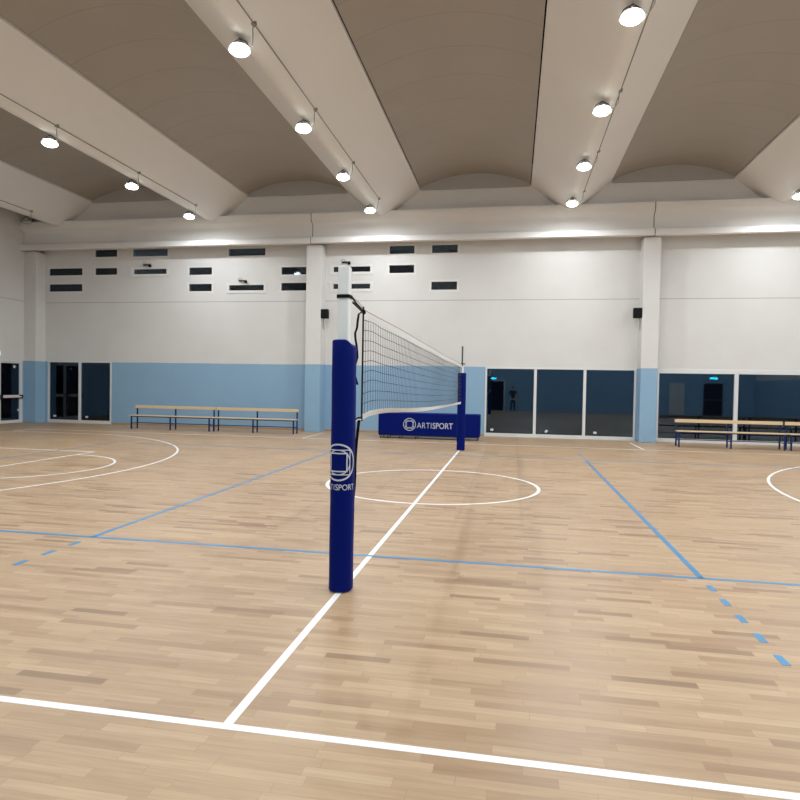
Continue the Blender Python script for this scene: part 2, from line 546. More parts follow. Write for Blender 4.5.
for s in (-1, 1):
    x = s*8.08
    vline(b, x, 4.5-2.45, 4.5+2.45)
    for q in (-1, 1): hline(b, min(x, s*14), max(x, s*14), 4.5+q*2.425)
    base = 0 if s < 0 else PI
    arc(b, x, 4.5, 1.84, base-PI/2, base+PI/2)
line_part('free_throw_lane', b, 'whiteline', 'white free throw lane and half circle')

# ---- far wall with its openings
SW = dict(a=(-15.96,-14.57,5.53,5.79), b=(-15.96,-14.57,4.93,5.20), c=(-14.03,-13.14,6.19,6.45), d=(-14.03,-13.14,5.53,5.78),
          e=(-12.49,-11.11,6.18,6.44), f=(-12.45,-11.14,5.53,5.71), g=(-8.74,-7.36,6.13,6.38), h=(-10.25,-9.38,5.48,5.74),
          i=(-10.25,-9.38,4.89,5.15), j=(-8.70,-7.40,4.90,5.09), k=(-6.75,-5.80,5.44,5.70), l=(-6.75,-5.80,4.88,5.15),
          m=(-4.86,-3.56,5.50,5.68), n=(-4.86,-3.56,4.92,5.09), o=(-2.90,-2.05,6.09,6.35), p=(-2.90,-2.05,5.44,5.70),
          q=(-1.45,-0.59,6.09,6.35), r=(-1.45,-0.59,4.86,5.13))
BIG = dict(A=(0.41,5.17,[(1.99,2.08),(3.55,3.64)],2.305), L=(-16.0,-13.33,[(-14.70,-14.61)],2.335), R=(5.80,10.45,[(8.06,8.18)],2.305))
FW = 0.075
holes = [(x0-FW, x1+FW, z0-0.065, min(z1+0.065, 6.47)) for x0, x1, z0, z1 in SW.values()]
holes += [(x0, x1, 0.0, zt) for x0, x1, _, zt in BIG.values()]
struct(wall_holes(XW-0.3, XE+0.3, 0.0, 8.9, holes, YN, YN+0.3, 'x').build('wall_back', M['wall']), 'far white wall with blue lower band, small high windows and low glazed bays')

wn_i = 0
def small_window(key, x0, x1, z0, z1):
    global wn_i
    wn_i += 1
    root = empty('window_%d' % wn_i, ((x0+x1)/2, YN, z0-0.065))
    X0, X1, Z0, Z1 = x0-FW, x1+FW, z0-0.065, min(z1+0.065, 6.47)
    ox, oz = (x0+x1)/2, z0-0.065
    hinged = key in 'fjmn'
    yf = YN-0.012 if hinged else YN+0.004
    fr = MB()
    for (a, b2, c, d) in ((X0, X1, Z0, z0), (X0, X1, z1, Z1), (X0, x0, z0, z1), (x1, X1, z0, z1)):
        fr.box(a-ox, b2-ox, yf-YN, 0.07, c-oz, d-oz)
    o = fr.build('window_frame', M['wframe'], root, bevel=0.006)
    MB().box(x0-ox-0.005, x1-ox+0.005, 0.030, 0.038, z0-oz-0.005, z1-oz+0.005).build('pane', M['glass'], root)
    if hinged:
        # thin raised outer casing and two latches
        cs = MB()
        for (a, b2, c, d) in ((X0-0.03, X1+0.03, Z0-0.03, Z0), (X0-0.03, X1+0.03, Z1, Z1+0.02), (X0-0.03, X0, Z0, Z1), (X1, X1+0.03, Z0, Z1)):
            cs.box(a-ox, b2-ox, -0.02, 0.0, c-oz, d-oz)
        cs.build('casing', M['wframe'], root, bevel=0.004)
        for xx in (X0+0.12, X1-0.12):
            MB().box(xx-ox-0.03, xx-ox+0.03, -0.045, -0.02, -0.055, -0.025).build('hinge', M['wframe'], root, bevel=0.004)
    if key in 'fjm':
        cx = {'f': -0.17, 'j': -0.20, 'm': -0.28}[key]
        zc = Z1-oz+0.03
        h = MB().box(cx-0.04, cx+0.24, -0.11, -0.05, zc+0.025, zc+0.065)
        h.box(cx+0.16, cx+0.24, -0.11, -0.02, zc-0.03, zc+0.03)
        h.build('opener_arm', M['black'], root, bevel=0.005)
        pts = [(cx-0.02+0.065*math.cos(t), -0.055, zc+0.08+0.065*math.sin(t)) for t in [2*PI*k/20 for k in range(21)]]
        MB().tube(pts, 0.008, 6).build('opener_cable', M['conduit'], root)
    struct(root, 'small dark horizontal window high in the far wall' + (' with opener' if key in 'fjm' else ''))
for k, v in SW.items(): small_window(k, *v)

def big_window(key, x0, x1, mulls, zt, latches):
    global wn_i
    wn_i += 1
    root = empty('window_%d' % wn_i, (x0, YN, 0))
    W = x1-x0; fwid = 0.058; bot = 0.115; hd = {'A': 0.065, 'L': 0.06, 'R': 0.14}[key]
    f = MB()
    f.box(0, W, -0.02, 0.07, 0.0, bot); f.box(0, W, -0.015, 0.07, zt-hd, zt)
    f.box(0, fwid, -0.015, 0.07, bot, zt-hd); f.box(W-fwid, W, -0.015, 0.07, bot, zt-hd)
    f.build('window_frame', M['frame'], root, bevel=0.006)
    edges = [fwid]
    for a, b2 in mulls:
        MB().box(a-x0, b2-x0, -0.012, 0.07, bot, zt-hd).build('mullion', M['frame'], root, bevel=0.006)
        edges += [a-x0, b2-x0]
    edges.append(W-fwid)
    for i in range(0, len(edges), 2):
        MB().box(edges[i]-0.004, edges[i+1]+0.004, 0.030, 0.038, bot-0.004, zt-hd+0.004).build('pane', M['glass'], root)
    for lx, lz, tilt in latches:
        l = MB().box(-0.05, 0.05, -0.018, 0.0, -0.035, 0.035).box(-0.02, 0.02, -0.035, -0.018, -0.02, 0.02).build('latch', M['wframe'], root, bevel=0.006)
        l.location = (lx-x0, 0.030, lz); l.rotation_euler = (0, tilt, 0)
    struct(root, 'low dark glazed bay with grey frame in the far wall')
big_window('L', *BIG['L'], [(-15.72, 0.25, 0), (-14.37, 0.24, 0)])
big_window('A', *BIG['A'], [(0.66, 0.22, 0), (2.42, 0.22, -0.7), (3.95, 0.22, 0.1)])
big_window('R', *BIG['R'], [])

# ---- other walls
struct(wall_holes(YS-0.3, YN+0.3, 0, 8.9, [(12.34, 14.42, 0.0, 2.31)], XW-0.3, XW, 'y').build('wall_left', M['wall']), 'left white wall with blue lower band and glazed double door')
struct(MB().box(XE, XE+0.3, YS-0.3, YN+0.3, 0, 8.9).build('wall_right', M['wall']), 'right wall of the hall')
struct(wall_holes(XW-0.3, XE+0.3, 0, 8.9, [(-0.40, 0.72, 0.0, 2.02)], YS-0.3, YS, 'x').build('wall_front', M['wall2']), 'wall behind the photographer with a dark doorway')
# wooden skirting
def skirt(name, x0, x1, y0, y1):
    struct(MB().box(x0, x1, y0, y1, 0, 0.065).build(name, M['skirt'], bevel=0.004), 'thin oak skirting board at foot of blue wall')
skirt('baseboard_back', -13.33, -5.65, YN-0.016, YN)
skirt('baseboard_back_centre', -5.1, 0.41, YN-0.016, YN)
skirt('baseboard_left', XW, XW+0.016, YS, 12.34)
skirt('baseboard_left_corner', XW, XW+0.016, 14.42, 14.5)
skirt('baseboard_right', XE-0.016, XE, YS, YN)

# ---- pillars
pn = 0
for (x0, x1) in ((XW, -16.10), (-5.67, -5.13), (5.20, 5.70), (16.06, XE)):
    pn += 1
    o = MB().box(x0, x1, 14.5, YN, 0, 6.34).build('trim_%d' % pn, M['pillar'], bevel=0.012)
    struct(o, 'square wall pillar painted white above blue')

# ---- ring beam (I-shaped concrete girder on the pillars) in three lengths with dark joints over the pillars
prof = [(YN, 6.47), (14.75, 6.42), (14.34, 6.33), (14.28, 6.36), (14.28, 6.52), (14.30, 6.55), (14.43, 6.585), (14.485, 6.65), (14.50, 6.95), (14.46, 7.03), (14.33, 7.09), (14.30, 7.13), (14.30, 7.36), (YN, 7.36)]
js = [XW, -5.46, 5.47, XE]
for i in range(3):
    pn += 1
    a = js[i]+(0.012 if i else 0); b2 = js[i+1]-(0.012 if i < 2 else 0)
    o = MB().prism_x(prof, a, b2).build('trim_%d' % pn, M['fascia'], smooth=True)
    struct(o, 'precast concrete ring beam running along the top of the far wall')
for x in js[1:3]:
    pn += 1
    inner = [(y+(0.015 if y < 14.6 else 0), z) for y, z in prof]
    struct(MB().prism_x(inner, x-0.013, x+0.013).build('trim_%d' % pn, M['dark']), 'dark sealed joint of the ring beam')

# ---- roof beams and vaults
BX = [-15.09+6.02*k for k in range(6)]
HW = 1.22
def beam_prof(cx):
    half = [(0.0, 7.185), (0.07, 7.195), (0.16, 7.25), (0.28, 7.34), (0.45, 7.47), (0.75, 7.70), (1.0, 7.90), (1.16, 8.04), (1.22, 8.08), (1.22, 8.15), (1.12, 8.16)]
    pr = [(cx+x, z) for x, z in half]
    back = [(cx-x, z) for x, z in reversed(half[1:])]
    return pr + back
for i, x in enumerate(BX):
    pn += 1
    pr = beam_prof(x)
    if i == 0: pr = [(max(a, XW), z) for a, z in pr]
    if i == 5: pr = [(min(a, XE), z) for a, z in pr]
    struct(MB().prism_y(pr, YS, 14.62).build('trim_%d' % pn, M['beam'], smooth=True), 'wide pale V-shaped concrete roof beam')
for i in range(5):
    a, b2 = BX[i]+HW, BX[i+1]-HW
    # white closing panel over the ring beam, between two beams
    pn += 1
    struct(MB().box(a-0.02-1.1, b2+0.02+1.1, 14.63, 14.72, 7.36, 8.11).build('trim_%d' % pn, M['fascia']), 'pale upright panel between two roof beams')
    mid = (a+b2)/2; hw = (b2-a)/2-0.03; rise = 0.40
    R = (hw*hw+rise*rise)/(2*rise); am = math.asin(hw/R)
    outer = []; inner = []
    K = 28
    for k in range(K+1):
        t = -am+2*am*k/K
        inner.append((mid+R*math.sin(t), 8.13-(R-rise)+R*math.cos(t)))
    thick = [(x, z+0.06) for x, z in reversed(inner)]
    struct(MB().prism_y(inner+thick, YS, 14.60).build('ceiling' if i == 0 else 'ceiling_%d' % (i+1), M['dome'], smooth=True), 'grey brown shallow barrel vault between roof beams')
    ty = [(mid-hw, 8.05)] + inner + [(mid+hw, 8.05)]
    pn += 1
    struct(MB().prism_y(ty, 14.55, 14.59).build('trim_%d' % pn, M['tymp']), 'grey curved end panel closing a vault')
    pn += 1
    struct(MB().box(a-0.01, b2+0.01, 14.575, 14.64, 8.085, 8.125).build('trim_%d' % pn, M['fascia']), 'thin ledge under the curved end panel')

# ---- left wall door
d = empty('door_1', (XW, 12.34, 0))
Y0 = 12.26; Wd = 2.08; Hd = 2.31
f = MB(); f.box(-0.08, 0.012, 0, 0.055, 0, Hd); f.box(-0.08, 0.012, Wd-0.055, Wd, 0, Hd); f.box(-0.08, 0.012, 0.055, Wd-0.055, Hd-0.06, Hd)
f.build('door_frame', M['frame'], d, bevel=0.005)
for k, (a, b2) in enumerate(((0.06, Wd/2-0.004), (Wd/2+0.004, Wd-0.06))):
    lf = MB()
    for (p, q2, c, e2) in ((a, b2, 0.01, 0.12), (a, b2, Hd-0.12, Hd-0.065), (a, b2, 0.93, 1.03), (a, a+0.06, 0.12, Hd-0.12), (b2-0.06, b2, 0.12, Hd-0.12)):
        lf.box(-0.05, 0.0, p, q2, c, e2)
    leaf = lf.build('door_leaf', M['frame'], d, bevel=0.005)
    for (c, e2) in ((0.12, 0.93), (1.03, Hd-0.12)):
        MB().box(-0.028, -0.022, a+0.056, b2-0.056, c-0.004, e2+0.004).build('pane', M['glass'], leaf)
    h = MB()
    for yy in (a+0.03, b2-0.03): h.box(0.0, 0.10, yy-0.035, yy+0.035, 0.90, 1.04)
    h.build('push_bar_bracket', M['black'], leaf, bevel=0.006)
    MB().box(0.055, 0.095, a+0.06, b2-0.06, 0.945, 0.99).build('push_bar', M['frame'], leaf, bevel=0.006)
    MB().box(0.055, 0.095, a+0.06, b2-0.06, 0.925, 0.944).build('push_bar_edge', M['red'], leaf, bevel=0.003)
    MB().box(0.001, 0.02, b2-0.36, b2-0.28, 2.02, 2.11).build('door_label', M['wframe'], leaf, bevel=0.003)
    MB().box(0.001, 0.02, b2-0.16, b2-0.09, 0.44, 0.52).build('door_lock', M['wframe'], leaf, bevel=0.003)
struct(d, 'glazed grey double fire door with push bars')

# ---- doors on the wall behind the photographer, seen mirrored in the glass
d = empty('door_2', (11.35, YS, 0))
MB().box(0.06, 0.84, 0.012, 0.05, 0.01, 2.0).build('door_leaf', M['doorw'], d, bevel=0.005)
f = MB().box(0, 0.055, 0, 0.06, 0, 2.08).box(0.845, 0.90, 0, 0.06, 0, 2.08).box(0.055, 0.845, 0, 0.06, 2.02, 2.08)
f.build('door_frame', M['frame'], d, bevel=0.005)
MB().tube([(0.14,0.05,1.02),(0.14,0.10,1.02),(0.25,0.10,1.02)], 0.009).build('door_handle', M['steel'], d, smooth=True)
struct(d, 'white door in the wall behind the photographer')
d = empty('door_3', (13.4, YS, 0))
f = MB().box(0, 0.06, 0, 0.06, 0, 2.1).box(1.12, 1.18, 0, 0.06, 0, 2.1).box(0.06, 1.12, 0, 0.06, 2.04, 2.1).box(0.06, 1.12, 0, 0.06, 0.0, 0.08).box(0.06, 1.12, 0, 0.06, 0.98, 1.06)
f.build('door_frame', M['dsteel'], d, bevel=0.005)
MB().box(0.06, 1.12, 0.008, 0.02, 0.08, 2.04).build('pane', M['black'], d)
struct(d, 'dark glazed door in the wall behind the photographer')
f = empty('trim_90', (0, YS, 0))
MB().box(-0.45, -0.38, -0.05, 0.02, 0, 2.09).box(0.70, 0.77, -0.05, 0.02, 0, 2.09).box(-0.38, 0.70, -0.05, 0.02, 2.02, 2.09).build('door_frame', M['frame'], f, bevel=0.005)
struct(f, 'frame of the dark doorway behind the photographer')

# ================================================================== THINGS
def exit_sign(loc, rz, mat, label, wd=0.34):
    t = empty('exit_sign', loc, rz)
    MB().box(-wd/2, wd/2, -0.045, 0.0, 0, 0.15).build('housing', M['doorw'], t, bevel=0.006)
    MB().box(-wd/2+0.01, wd/2-0.01, -0.052, -0.046, 0.01, 0.14).build('light_panel', M[mat], t)
    tag(t, label, 'exit sign')
exit_sign((XW, 13.20, 2.44), PI/2, 'sign', 'pale lit exit sign on the left wall above the double door')
exit_sign((-0.05, YS, 2.13), PI, 'cyan', 'green lit exit sign over the dark doorway, mirrored in the glass', 0.5)
exit_sign((14.0, YS, 2.34), PI, 'cyan', 'green lit exit sign over the dark glazed door, mirrored in the right bay', 0.5)

# ---- high-bay lamps with their conduit
conduits = []
beam_words = ['first', 'second', 'third', 'fourth', 'fifth', 'sixth']
row_words = ['nearest the far wall', 'second from far wall', 'third from far wall', 'fourth from far wall', 'fifth from far wall', 'sixth from far wall', 'seventh from far wall']
LY = [12.98-3.1*k for k in range(7)]
def make_lamp(lit):
    t = empty('high_bay_lamp')
    # local origin: centre of the lens
    sh = MB().lathe([(0.168, 0.0), (0.178, 0.012), (0.172, 0.03), (0.150, 0.065)], 28, caps=False)
    sh.build('reflector', M['acrylic'], t, smooth=True, recalc=True)
    MB().lathe([(0.152, 0.064), (0.152, 0.070), (0.10, 0.095), (0.07, 0.11), (0.055, 0.115)], 28).build('reflector_cap', M['steel'], t, smooth=True)
    MB().lathe([(0.0005, -0.058), (0.07, -0.053), (0.125, -0.035), (0.158, -0.006), (0.160, 0.003)], 28).build('lens', M['lens' if lit else 'lensoff'], t, smooth=True)
    MB().lathe([(0.045, 0.112), (0.052, 0.13), (0.048, 0.165), (0.02, 0.175)], 16).build('ballast_housing', M['steel'], t, smooth=True)
    # yoke
    y = MB().tube([(-0.15, 0, 0.07), (-0.12, 0, 0.14), (0, 0, 0.205)], 0.010, 6).tube([(0.15, 0, 0.07), (0.12, 0, 0.14), (0, 0, 0.205)], 0.010, 6)
    y.tube([(0, 0, 0.175), (0, 0, 0.204)], 0.012, 6)
    y.build('yoke', M['dsteel'], t)
    # supply cable down from the conduit box
    c = MB().tube([(0.29, -0.15, 0.275), (0.28, -0.12, 0.12), (0.23, -0.03, 0.06), (0.165, 0.0, 0.04)], 0.0085, 6)
    c.build('supply_cable', M['conduit'], t)
    return t
protoL = make_lamp(True); protoO = make_lamp(False)
usedL = usedO = False
for bi, bx in enumerate(BX):
    for ri, ly in enumerate(LY):
        lit = bi != 0
        if bi == 0 and ri > 1: continue
        if lit:
            t = protoL if not usedL else copy_tree(protoL); usedL = True
        else:
            t = protoO if not usedO else copy_tree(protoO); usedO = True
        t.location = (bx-0.075, ly, 6.98)
        tag(t, ('lit' if lit else 'unlit') + ' round lamp under the %s roof beam from left, %s' % (beam_words[bi], row_words[ri]), 'ceiling lamp', 'high-bay lamps under the roof beams')
        if lit:
            l = bpy.data.lights.new('lamp_light', 'AREA')
            l.shape = 'DISK'; l.size = 0.34; l.energy = LAMP_W; l.color = LAMP_COL; l.spread = math.radians(180)
            lo = bpy.data.objects.new('lamp_light', l); COL.objects.link(lo)
            lo.location = (bx-0.075, ly, 6.98-0.07)
            q = bpy.data.lights.new('bowl_throw', 'SPOT'); q.energy = SIDE_W; q.color = LAMP_COL; q.shadow_soft_size = 0.10
            q.spot_size = math.radians(170); q.spot_blend = 0.35
            qo = bpy.data.objects.new('bowl_throw', q); COL.objects.link(qo); qo.location = (bx-0.075, ly, 6.98-0.065)
            p = bpy.data.lights.new('reflector_glow', 'POINT'); p.energy = UP_W; p.color = LAMP_COL; p.shadow_soft_size = 0.03
            po = bpy.data.objects.new('reflector_glow', p); COL.objects.link(po); po.location = (bx-0.075, ly, 6.98+0.045)
    # conduit run and junction boxes on the beam flank
    cd = empty('conduit_run', (bx+0.225, 0, 7.33))
    MB().tube([(0.012, LY[-1], -0.03), (0.012, LY[0]-0.1, -0.03)], 0.011, 6).build('pipe', M['conduit'], cd)
    for ly in LY:
        jb = MB().lathe([(0.055, -0.035), (0.062, -0.02), (0.062, 0.02)], 14, c=(-0.01, ly-0.15, -0.015)).build('junction_box', M['conduit'], cd, smooth=True)
    tag(cd, 'thin grey conduit with round boxes along the %s roof beam from the left' % beam_words[bi], 'conduit', 'conduits under the roof beams')

# ---- loudspeakers
for (x, sgn, lab) in ((-5.02, 1, 'small black loudspeaker on the pillar left of the white net post'), (5.085, -1, 'small black loudspeaker on the pillar right of the three-pane window')):
    t = empty('loudspeaker', (x, 14.60, 3.86))
    MB().prism_z([(-0.13,-0.10),(0.13,-0.10),(0.13,0.06),(0.09,0.12),(-0.09,0.12),(-0.13,0.06)], 0, 0.31).build('cabinet', M['black'], t, bevel=0.015)
    MB().box(-0.11, 0.11, -0.112, -0.101, 0.02, 0.29).build('grille', M['black'], t, bevel=0.004)
    px = (-5.13 if sgn > 0 else 5.20) - x
    br = MB().box(min(px, 0), max(px, 0), 0.13, 0.17, 0.10, 0.16).box(-0.02, 0.02, 0.10, 0.17, 0.10, 0.16)
    br.build('bracket', M['wframe'], t, bevel=0.004)
    s2 = 1 if px > 0 else -1
    MB().tube([(px*0.5, 0.12, 0.02), (px*0.85, 0.13, -0.10), (px-s2*0.012, 0.14, -0.35)], 0.009, 6).build('speaker_cable', M['conduit'], t)
    MB().box(px-0.008*1.0 if s2 > 0 else px, px if s2 > 0 else px+0.008, 0.08, 0.22, 0.04, 0.22).build('mounting_plate', M['wframe'], t)
    tag(t, lab, 'loudspeaker', 'loudspeakers on the pillars')

# ---- benches
def make_bench(legs, y0=13.27):
    """local origin under the left front leg"""
    x0, x1 = legs[0]-0.055, legs[-1]+0.055
    ox = legs[0]
    t = empty('bench', (ox, y0, 0))
    L0, L1 = x0-ox, x1-ox
    MB().box(L0, L1, -0.03, 0.27, 0.445, 0.475).build('seat', M['plank'], t, bevel=0.006)
    MB().box(L0, L1, 0.305, 0.328, 0.700, 0.795).build('backrest', M['plank'], t, bevel=0.006)
    fr = MB().box(L0+0.05, L1-0.05, 0.0, 0.025, 0.415, 0.444).box(L0+0.05, L1-0.05, 0.235, 0.26, 0.415, 0.444)
    fr.build('seat_frame', M['bframe'], t)
    MB().box(legs[0]-ox, legs[-1]-ox, 0.335, 0.355, 0.185, 0.21).build('stretcher', M['bframe'], t)
    for x in legs:
        c = x-ox
        MB().box(c-0.02, c+0.02, -0.015, 0.025, 0, 0.444).build('leg', M['bframe'], t, bevel=0.003)
        MB().box(c-0.02, c+0.02, 0.330, 0.365, 0, 0.775).build('back_post', M['bframe'], t, bevel=0.003)
        MB().box(c-0.015, c+0.015, 0.026, 0.329, 0.185, 0.21).build('side_rail', M['bframe'], t)
        MB().box(c-0.015, c+0.015, 0.026, 0.329, 0.414, 0.443).build('seat_rail', M['bframe'], t)
    return t
G = 'wooden benches along the far wall'
tag(make_bench([-11.36, -9.93, -8.53]), 'wooden bench on navy legs by the blue wall, left of the pair', 'bench', G)
tag(make_bench([-8.37, -6.99, -5.61]), 'wooden bench on navy legs by the blue wall, right of the pair beside the pillar', 'bench', G)
tag(make_bench([6.07, 7.465, 8.86]), 'wooden bench on navy legs in front of the right glazed bay', 'bench', G)
tag(make_bench([9.03, 10.43, 11.82]), 'wooden bench on navy legs, cut off by the right edge of the photo', 'bench', G)

# ---- padded cart
cx0, cx1 = -2.76, 0.36
cart = empty('padded_cart', ((cx0+cx1)/2, 13.0, 0))
H = (cx1-cx0)/2
MB().box(-H, H, 0.0, 0.62, 0.105, 0.79).build('blue_cover', M['pad'], cart, bevel=0.03, segs=3)
fr = MB().box(-H+0.02, H-0.02, 0.03, 0.06, 0.075, 0.104).box(-H+0.02, H-0.02, 0.55, 0.58, 0.075, 0.104)
for k in range(5): xx = -H+0.15+k*(2*H-0.3)/4; fr.box(xx-0.02, xx+0.02, 0.06, 0.55, 0.075, 0.104)
fr.build('chassis', M['dsteel'], cart)
for xx in (-H+0.08, -H+0.30, -H+0.68, -H+1.17, H-0.06):
    for yy in (0.06, 0.52):
        w_ = empty('caster', (xx, yy, 0)); w_.parent = cart
        MB().tube([(-0.014, 0, 0.033), (0.014, 0, 0.033)], 0.033, 16).build('wheel', M['black'], w_, smooth=True)
        MB().box(-0.024, -0.018, -0.02, 0.02, 0.02, 0.076).box(0.018, 0.024, -0.02, 0.02, 0.02, 0.076).box(-0.024, 0.024, -0.02, 0.02, 0.068, 0.076).build('fork', M['steel'], w_)
def decal(name, vs, fs, x, z, y, parent, mat='logo'):
    mb = MB().add([(x+a, y, z+c) for a, c in vs], fs)
    return mb.build(name, M[mat], parent, recalc=False)
ev, ef = emblem(0.195)
decal('emblem', ev, ef, -1.775-(cx0+cx1)/2, 0.447, -0.003, cart)
tv, tf, th = wordmark(1.10)
tz = 0.18/th
decal('lettering', [(a, c*tz) for a, c in tv], tf, -1.545-(cx0+cx1)/2, 0.335, -0.003, cart)
tag(cart, 'long low blue padded cart on casters with pale round logo and lettering', 'cart')

# ---- net posts
def d_profile(r=0.092, back=0.085, n=20, rc=0.035):
    """round front (-y), straight sides, rounded back corners"""
    pts = [(r*math.cos(t), r*math.sin(t)) for t in [PI+PI*k/n for k in range(n+1)]]
    for cx_, a0 in ((r-rc, 0), (-r+rc, PI/2)):
        for k in range(6):
            t = a0+PI/2*k/5
            pts.append((cx_+rc*math.cos(t), back-rc+rc*math.sin(t)))
    return pts
def pad_mesh(z0, z1, chamfer, r=0.092):
    pr = d_profile(r)
    n = len(pr)
    mb = MB()
    rings = []
    def zt(x, y, z):   # rounded shoulder towards +x
        if not chamfer: return z
        t = max(0.0, (x-0.035)/(r-0.035), 0.9*(y-0.02)/0.065)
        return z-0.052*t**1.8
    levels = []
    K = 16
    for k in range(K+1):
        z = z0+(z1-z0)*k/K
        levels.append((z, 1.0))
    levels += [(z1+0.010, 0.965), (z1+0.014, 0.90)]
    vs = []
    for z, s in levels:
        f_ = (z-z0)/(z1-z0)
        for x, y in pr:
            zz = z if f_ < 0.93 else z+(zt(x, y, 0.0))*min(1, (f_-0.93)/0.07)
            bulge = 1+0.012*math.sin(z*9+x*20)*(1 if 0.02 < f_ < 0.98 else 0)
            vs.append((x*s*bulge, y*s*bulge, zz))
    fs = []
    for i in range(len(levels)-1):
        for k in range(n):
            a = i*n+k; b2 = i*n+(k+1) % n
            fs.append((a, b2, b2+n, a+n))
    fs.append(tuple(reversed(range(n)))); fs.append(tuple(range((len(levels)-1)*n, len(levels)*n)))
    return mb.add(vs, fs)
def wrap(vs, fs, s0, z0, r, off=0.0035):
    """bend flat art round the front of the pad; s measured along the skin from the front centre"""
    me = bpy.data.meshes.new('wrap'); me.from_pydata([(a, 0, c) for a, c in vs], [], fs)
    bm = bmesh.new(); bm.from_mesh(me)
    xs = [v.co.x for v in bm.verts]; lo, hi = min(xs), max(xs)
    k = lo+0.008
    while k < hi:
        g = bm.verts[:]+bm.edges[:]+bm.faces[:]
        bmesh.ops.bisect_plane(bm, geom=g, plane_co=(k, 0, 0), plane_no=(1, 0, 0), dist=1e-6)
        k += 0.008
    bm.verts.ensure_lookup_table()
    V = []; 
    R_ = r+off
    for i, v in enumerate(bm.verts):
        s = v.co.x+s0
        ang = s/r
        if abs(ang) <= PI/2: p = (R_*math.sin(ang), -R_*math.cos(ang), v.co.z+z0)
        else:
            sg = 1 if ang > 0 else -1
            p = (sg*R_, (abs(ang)-PI/2)*r, v.co.z+z0)
        V.append(p)
    bm.verts.index_update()
    F = [tuple(v.index for v in f_.verts) for f_ in bm.faces]
    bm.free(); bpy.data.meshes.remove(me)
    return MB().add(V, F)
def rsq(a, b2, rc, n=4):
    pts = []
    for sx, sy, a0 in ((1,1,0),(-1,1,PI/2),(-1,-1,PI),(1,-1,1.5*PI)):
        for k in range(n+1):
            t = a0+PI/2*k/n
            pts.append((sx*(a-rc)+rc*math.cos(t), sy*(b2-rc)+rc*math.sin(t)))
    return pts

NX = 0.035   # net line
post = empty('net_post', (NX-0.043, -1.03, 0))
pad = pad_mesh(0.012, 1.995, True).build('protective_pad', M['pad'], post, smooth=True)
R1 = 0.092*1.012
ev, ef = emblem(0.148)
wrap(ev, ef, -0.008, 1.041, R1).build('emblem', M['logo'], pad, recalc=False)
tv, tf, th = wordmark(0.295)
tz = 0.047/th
wrap([(a, c*tz) for a, c in tv], tf, -0.1555, 0.821, R1).build('lettering', M['logo'], pad, recalc=False)
MB().prism_z(rsq(0.046, 0.048, 0.016), 0.0, 2.588).build('post_tube', M['postw'], post, bevel=0.003, smooth=True)
MB().box(-0.004, 0.004, 0.086, 0.092, 0.02, 1.93).build('pad_seam', M['strap'], pad)
tag(post, 'near net post, white above a tall blue pad with pale logo', 'net post', 'volleyball net posts')

post2 = empty('net_post', (NX-0.005, 10.17, 0))
p2 = pad_mesh(0.012, 1.975, False, 0.105).build('protective_pad', M['pad'], post2, smooth=True)
MB().box(-0.008, 0.001, -0.118, -0.104, 0.30, 1.9).build('pad_seam', M['strap'], p2)
MB().prism_z(rsq(0.040, 0.045, 0.012), 0.0, 2.20).build('post_tube', M['postw'], post2, smooth=True)
MB().tube([(0.0, 0.0, 2.20), (0.0, 0.0, 2.67)], 0.021, 10).build('inner_tube', M['dsteel'], post2, smooth=True)
MB().box(-0.035, 0.075, -0.05, 0.03, 2.205, 2.235).tube([(-0.05, -0.06, 2.19), (0.03, -0.06, 2.19)], 0.024, 12).build('pulley_bracket', M['dsteel'], post2, bevel=0.003)
tag(post2, 'far slim net post in a blue pad, in front of the padded cart', 'net post', 'volleyball net posts')

# ---- the net
net = empty('volleyball_net', (NX+0.012, 0, 0))
NY0, NY1 = -0.62, 9.78
def ztop(y): return 2.305-(y-NY0)/(NY1-NY0)*0.115
BP = [(-0.62, 1.372), (-0.35, 1.395), (0.05, 1.400), (0.6, 1.388), (1.2, 1.365), (2.5, 1.325), (3.9, 1.293), (6.0, 1.262), (9.2, 1.236), (9.78, 1.232)]
def interp(P, y):
    if y <= P[0][0]: return P[0][1]
    for (a, za), (b2, zb) in zip(P, P[1:]):
        if y <= b2:
            t = (y-a)/(b2-a); return za+(zb-za)*t
    return P[-1][1]
def zbot(y): return interp(BP, y)
def xoff(y, f): return 0.012*math.sin(y*1.7+f*2.0)*min(1, (y-NY0)/0.5) + 0.02*(1-f)*math.sin(y*0.8)*min(1, (y-NY0)/1.0)
def npt(y, f):   # f = 0 top, 1 bottom
    puck = 0.018*math.exp(-((y-(-0.25))/0.28)**2)*(1 if f < 0.75 else 0.3)*(1 if f > 0 else 0)
    zt_, zb = ztop(y), zbot(y)+0.02
    return (xoff(y, f)*0.6, y, zt_+(zb-zt_)*f+puck)
mesh = MB()
NR = 10
for r_ in range(1, NR):
    f_ = 0.10+0.9*(r_-1)/9.0 if r_ > 1 else 0.105
    ys = [NY0+(NY1-NY0)*k/104 for k in range(105)]
    mesh.tube([npt(y, f_) for y in ys], 0.0029, 4, caps=False)
for k in range(1, 104):
    y = NY0+(NY1-NY0)*k/104
    mesh.tube([npt(y, 0.06+0.94*j/8) for j in range(9)], 0.0018, 4, caps=False)
mesh.build('net_mesh', M['cord'], net, recalc=False)
ys = [NY0+(NY1-NY0)*k/120 for k in range(121)]
MB().ribbon([(xoff(y, 0)*0.6, y, ztop(y)-0.042) for y in ys], 0.075, (0, 0, 1), 0.003).build('top_tape', M['tape'], net)
MB().tube([(xoff(y, 0)*0.6, y, ztop(y)-0.002) for y in ys], 0.0042, 6).build('top_cord', M['rope'], net)
wd = []
for y in ys:
    tw = 0.25+0.30*math.sin(y*1.1+0.5)
    wd.append((math.sin(tw), 0, math.cos(tw)))
